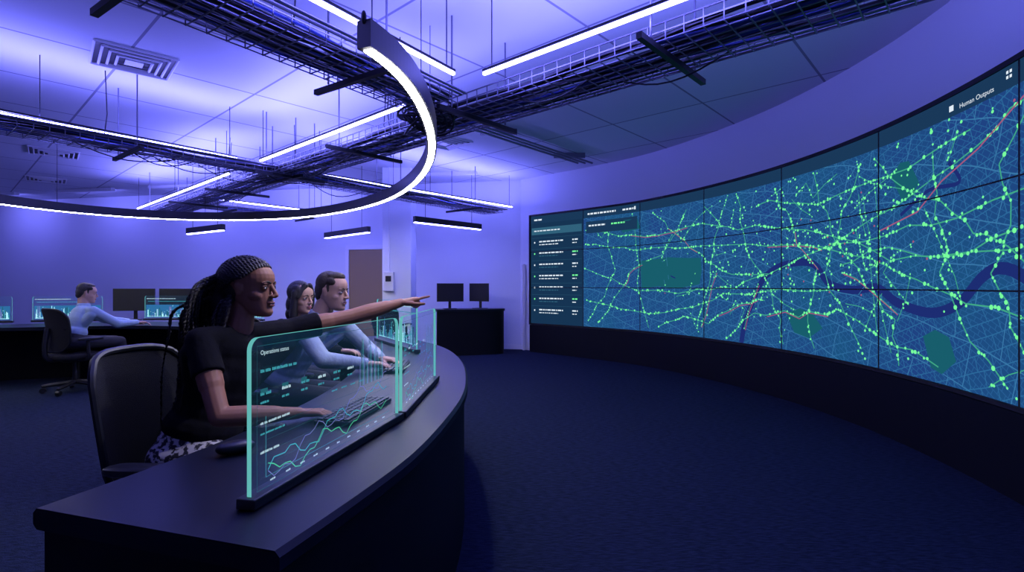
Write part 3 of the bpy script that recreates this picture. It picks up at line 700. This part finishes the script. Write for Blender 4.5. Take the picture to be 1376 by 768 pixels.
def person(name,hc,hf,N,P,SL,SR,EL,ER,WL,WR,hl,hr,skin,shirt,pants,hairfn,fem=False,short=False,knees=None,feet=None,vox=.0045,hup=(0,0,1),collar=False,lipc=(.3,.1,.1),build=1.,browc=(.01,.008,.008)):
    root=empty(name,(P[0],P[1],0)); H=HT(hc,hf,hup); parts=[]
    N,P,SL,SR,EL,ER,WL,WR=[V(q) for q in(N,P,SL,SR,EL,ER,WL,WR)]
    up=(N-P).normalized(); rt=(SR-SL).normalized(); fw=up.cross(rt).normalized(); rt=fw.cross(up)
    Rt=Matrix((rt,fw,up)).transposed()
    mb=MB(); head(mb,H,fem)
    nr=.045 if fem else .057
    mb.cap(H((0,-.030,-.045)),N+V((0,0,-.03)),nr,nr+.008)
    mb.ell(P.lerp(N,.72),(.12,.075,.14),Rt)
    for Sx,Ex,Wx in((SL,EL,WL),(SR,ER,WR)):
        mb.cap(N-up*.05,Sx,.038,.040); a=.041*build if fem else .048*build
        mb.cap(Sx,Ex,a,a*.84); mb.cap(Sx.lerp(Ex,.3),Sx.lerp(Ex,.6),a*1.08,a*1.0)
        mb.cap(Ex,Ex.lerp(Wx,.35),a*.84,a*.88); mb.cap(Ex.lerp(Wx,.35),Ex.lerp(Wx,.7),a*.88,a*.72); mb.cap(Ex.lerp(Wx,.7),Wx,a*.72,.025,sq=(1,.9))
    kh=.95 if fem else 1.04
    hand(mb,WL,*hl,k=kh); hand(mb,WR,*hr,k=kh)
    parts.append(remesh('skin',mb,vox,[skin],it=4))
    mb=MB(); b=build; w=.92 if fem else 1.
    mb.ell(P+up*.13,(.160*w*b,.122*b,.10),Rt); mb.ell(P.lerp(N,.34),(.138*w*b,.108*b,.16),Rt); mb.ell(P.lerp(N,.48),(.145*w*b,.108*b,.14),Rt); mb.ell(P.lerp(N,.62),(.158*w*b,.112*b,.155),Rt)
    mb.ell(P.lerp(N,.78),(.155*w*b,.095*b,.10),Rt)
    if fem:
        for s in(-1,1): mb.ell(P.lerp(N,.60)+rt*s*.068+fw*.065,(.058,.052,.062),Rt)
        mb.ell(P.lerp(N,.60)+fw*.055,(.06,.05,.06),Rt)
    sr=.054*(1 if not fem else .95)*b
    for Sx,Ex,Wx in((SL,EL,WL),(SR,ER,WR)):
        mb.cap(N-up*.05+ (Sx-N)*.2,Sx,.05,sr*1.0); mb.cap(Sx-up*.05,P.lerp(N,.6)+(Sx-N)*.5,.055,.06)
        if short:
            q=Sx.lerp(Ex,.46); mb.cap(Sx,Sx.lerp(Ex,.25),sr,sr*1.0); mb.cap(Sx.lerp(Ex,.1),q,sr,sr*1.06,flat=True)
        else:
            mb.cap(Sx,Ex,sr*1.05,sr*.95); mb.cap(Ex,Ex.lerp(Wx,.93),sr*.95,.037)
            dd=(Ex-Sx).normalized(); de=(Wx-Ex).normalized()
            for t in(.10,.25,.42,.62): 
                r_=sr*.98-(sr*.98-.040)*t; xx=de.cross(V((0,0,1))).normalized(); yy=de.cross(xx); mb.ell(Ex.lerp(Wx,t),(r_,r_,.014),Matrix((xx,yy,de)).transposed())
    if collar:
        c0=N-V((0,0,.03)); dn=(H((0,-.03,-.06))-N).normalized()
        mb.cap(c0,N+dn*.028,.078,.066,flat=True)
    parts.append(remesh('shirt',mb,.006,[shirt],it=5))
    if knees:
        mb=MB(); mb.ell(P,(.17*w,.13,.115),Rt); mb.ell(P+up*.07,(.158*w*b,.120*b,.10),Rt)
        for s,kn,ft in((-1,knees[0],feet[0]),(1,knees[1],feet[1])):
            kn=V(kn);ft=V(ft); hp=P+rt*s*.085; mb.cap(hp,kn,.092,.064); an=ft+V((0,0,.07)); mb.cap(kn,an,.062,.045)
        parts.append(remesh('trousers',mb,.009,[pants],it=4))
        mb=MB()
        for ft in feet:
            ft=V(ft); f2=V((fw.x,fw.y,0)).normalized(); R2=frame(f2); mb.ell(ft+f2*.05+V((0,0,.045)),(.045,.13,.045),R2,p=.8); 
        parts.append(mb.obj('shoes',[M['plastic']],smooth=True,autos=False))
    mb=MB()
    for s in(-1,1):
        mb.ell(H((s*.0315,.0752,.0005)),(.0130,.0100,.0070),H.R,0,14,10)
        mb.ell(H((s*.0320,.0827,.0008)),(.0055,.0032,.0058),H.R,1,12,8)
        mb.tube([H((s*.012,.0892,.0200)),H((s*.027,.0882,.0265)),H((s*.046,.0780,.0225))],.0030,6,2,taper=lambda t:1.2-.7*t)
        mb.tube([H((s*.017,.083,.0040)),H((s*.0315,.0855,.0085)),H((s*.047,.0760,.0030))],.0016,5,2)
    mb.ell(H((0,.0900,-.0590)),(.0205,.0068,.0045),H.R,3,14,8); mb.ell(H((0,.0888,-.0702)),(.0185,.0070,.0060),H.R,3,14,8)
    mb.tube([H((-.021,.0885,-.0645)),H((0,.0955,-.0645)),H((.021,.0885,-.0645))],.0011,5,1)
    lip=mat('lips',lipc,.5); brow=mat('brow_hair',browc,.7)
    parts.append(mb.obj('face_details',[white,iris,brow,lip],smooth=True,autos=False))
    parts+=hairfn(H)
    bpy.context.view_layer.update()
    for o in parts: o.parent=root; o.matrix_parent_inverse=root.matrix_world.inverted()
hairblack=mat('hair_black',(.014,.011,.013),.45,bump=.6,bscale=250)
hairbrown=mat('hair_brown',(.035,.022,.016),.5,bump=.8,bscale=250)
def hair_short(m):
    def f(H):
        mb=MB(); E=lambda c,r: mb.ell(H(c),r,H.R)
        E((0,-.030,.050),(.0785,.086,.080)); E((0,-.050,.01),(.076,.066,.07)); E((0,.012,.096),(.064,.060,.030)); E((0,-.065,-.03),(.060,.046,.045))
        for s in(-1,1): E((s*.062,.018,.062),(.016,.034,.026)); E((s*.069,.008,.022),(.007,.010,.028))
        return [remesh('hair',mb,.005,[m],it=4)]
    return f
def hair_long(H):
    mb=MB(); E=lambda c,r: mb.ell(H(c),r,H.R)
    E((0,-.026,.045),(.087,.092,.088)); E((0,-.05,-.05),(.085,.065,.09)); E((0,-.05,-.12),(.09,.055,.07))
    for s in(-1,1): mb.cap(H((s*.076,.02,.04)),H((s*.080,.01,-.13)),.026,.028); mb.cap(H((s*.02,.058,.095)),H((s*.072,.045,.01)),.022,.016); E((s*.06,.005,.05),(.030,.055,.05))
    return [remesh('hair',mb,.005,[hairblack],it=4)]
def slerp_dir(a,b,t):
    a=a.normalized();b=b.normalized(); w=math.acos(max(-1,min(1,a.dot(b))))
    if w<1e-3: return a
    return (a*math.sin((1-t)*w)+b*math.sin(t*w))/math.sin(w)
def hair_braids(H):
    out=[]; mb=MB(); E=lambda c,r: mb.ell(H(c),r,H.R)
    E((0,-.030,.043),(.074,.082,.075)); E((0,-.05,-.01),(.068,.064,.062)); E((0,.006,.078),(.055,.048,.028)); E((0,-.115,.005),(.05,.05,.055)); E((0,-.135,-.06),(.055,.045,.07))
    out.append(remesh('hair_base',mb,.006,[hairblack],it=2))
    mb=MB(); C=V((0,-.018,.035)); rad=V((.0785,.106,.088))
    key=[V(k) for k in((.0,.80,.60),(.32,.76,.56),(.56,.66,.50),(.76,.54,.38),(.88,.42,.22),(.95,.22,.08),(.96,-.12,.0),(.93,-.3,-.22),(.7,-.65,-.5))]
    kk=catmull(key,2)
    for s in(-1,1):
        for ki,a in enumerate(kk):
            a=V((a.x*s,a.y,a.z)); e=V((.1*s,-.98,.18+.018*ki-.1)); pts=[]
            for i in range(22):
                dd=slerp_dir(a,e,i/21); pts.append(H(C+V((dd.x*rad.x,dd.y*rad.y,dd.z*rad.z))*(1.0+.12*(i/21)**2+.05*math.sin(i/21*3.1))))
            mb.tube(pts,.0078,6,0,twist=150,ecc=1.28)
    for k in range(96):
        a=random.uniform(-1,1); b=random.uniform(0,1)
        st=V((a*.055,-.110-.03*b,.065-.11*b)); dx=a*.07+random.gauss(0,.010); back=-.145-.095*b+random.gauss(0,.012); ln=random.uniform(.36,.54)
        if k%4==1: dx=random.uniform(.07,.125); back=-.13-.07*b
        if k%10==0: st=V((.05+.02*b,-.05,-.03)); back=-.05+random.gauss(0,.015); dx=.075; ln=random.uniform(.15,.28)
        pts=catmull([H(st),H((dx*1.1,back-.01,st.z-.05)),H((dx*1.3,back-.025,st.z-.15)),H((dx*1.35+random.gauss(0,.012),back-.03+random.gauss(0,.01),st.z-.15-ln*.4)),H((dx*1.3+random.gauss(0,.015),back-.035+random.gauss(0,.015),st.z-.12-ln))],10)
        mb.tube(pts,.0068,6,0,twist=190,ecc=1.28,taper=lambda t:1-.45*t*t)
    out.append(mb.obj('braids',[hairblack],smooth=True,autos=False)); return out

skin_dark=mat('skin_dark',(.27,.12,.075),.58,bump=.05,bscale=300,spec=.35)
skin_light=mat('skin_light',(.52,.31,.23),.6,bump=.05,bscale=300,spec=.3)
tee=mat('black_tee',(.004,.004,.007),.9,bump=.6,bscale=16,spec=.15)
shirt_g=mat('grey_shirt',(.34,.39,.48),.8,bump=.7,bscale=16,spec=.2)
shirt_b=mat('light_blue_shirt',(.33,.45,.62),.8,bump=.5,bscale=14,spec=.2)
floral=mat('floral_trousers',(.010,.010,.02),.7,col2=(.5,.48,.5),cscale=38)
dark=mat('dark_trousers',(.015,.016,.03),.8)

dl=(.82,.54,.22)
person('seated_woman',(-1.075,2.15,1.262),(1,-.08,-.01),(-1.12,2.14,1.125),(-1.27,2.08,.585),
  (-1.0,2.33,1.070),(-1.185,1.98,1.060),(-.765,2.50,1.125),(-1.05,1.87,.80),(-.565,2.64,1.185),(-.82,2.00,.783),
  (dl,(.1,.1,-1),(.5,-.85,.1),POINT),((.95,.25,-.03),(0,0,-1),(-.2,1,0),RELAX),
  skin_dark,tee,floral,hair_braids,fem=True,short=True,knees=((-.85,2.27,.58),(-.86,2.0,.58)),feet=((-.80,2.28,0),(-.82,2.0,0)),vox=.0034,lipc=(.24,.08,.075),build=1.06)
person('seated_man',(-1.135,3.3,1.235),(1,-.22,-.08),(-1.23,3.32,1.085),(-1.54,3.36,.585),
  (-1.13,3.50,1.01),(-1.26,3.12,1.01),(-.98,3.58,.83),(-1.10,3.03,.84),(-.86,3.42,.795),(-.88,3.15,.80),
  ((.9,-.3,-.05),(0,0,-1),(-.2,-1,0),RELAX),((.95,.2,-.05),(0,0,-1),(-.1,1,0),RELAX),
  skin_light,shirt_g,dark,hair_short(hairbrown),knees=((-1.08,3.46,.57),(-1.08,3.24,.57)),feet=((-1.0,3.46,0),(-1.0,3.24,0)),collar=True,lipc=(.4,.18,.16),browc=(.03,.02,.015))
person('seated_woman',(-1.585,3.92,1.18),(.9,-.45,-.05),(-1.62,3.95,1.03),(-1.85,4.02,.58),
  (-1.5,4.12,.98),(-1.68,3.80,.98),(-1.35,4.2,.82),(-1.5,3.72,.80),(-1.16,4.1,.80),(-1.25,3.8,.80),
  ((.9,-.2,-.05),(0,0,-1),(-.2,-1,0),RELAX),((.95,.1,-.05),(0,0,-1),(-.1,1,0),RELAX),
  skin_light,tee,dark,hair_long,fem=True,knees=((-1.42,4.1,.57),(-1.42,3.9,.57)),feet=((-1.35,4.1,0),(-1.35,3.9,0)),lipc=(.4,.12,.13))
person('seated_man',(-5.26,6.45,1.18),(.75,.6,-.12),(-5.28,6.42,1.03),(-5.31,6.28,.585),
  (-5.42,6.56,.97),(-5.09,6.33,.97),(-5.32,6.82,.83),(-4.92,6.50,.80),(-5.15,7.0,.80),(-4.86,6.76,.80),
  ((.5,.7,-.05),(0,0,-1),(.7,-.4,0),RELAX),((.5,.7,-.05),(0,0,-1),(-.6,.4,0),RELAX),
  skin_light,shirt_b,dark,hair_short(hairblack),knees=((-5.15,6.75,.57),(-4.98,6.62,.57)),feet=((-5.1,6.85,0),(-4.92,6.72,0)),collar=True,vox=.006)

# ------------------------------------------------------------------ world
w=bpy.data.worlds.new('world'); scene.world=w; w.use_nodes=True; w.node_tree.nodes['Background'].inputs[0].default_value=(.05,.06,.3,1); w.node_tree.nodes['Background'].inputs[1].default_value=.1
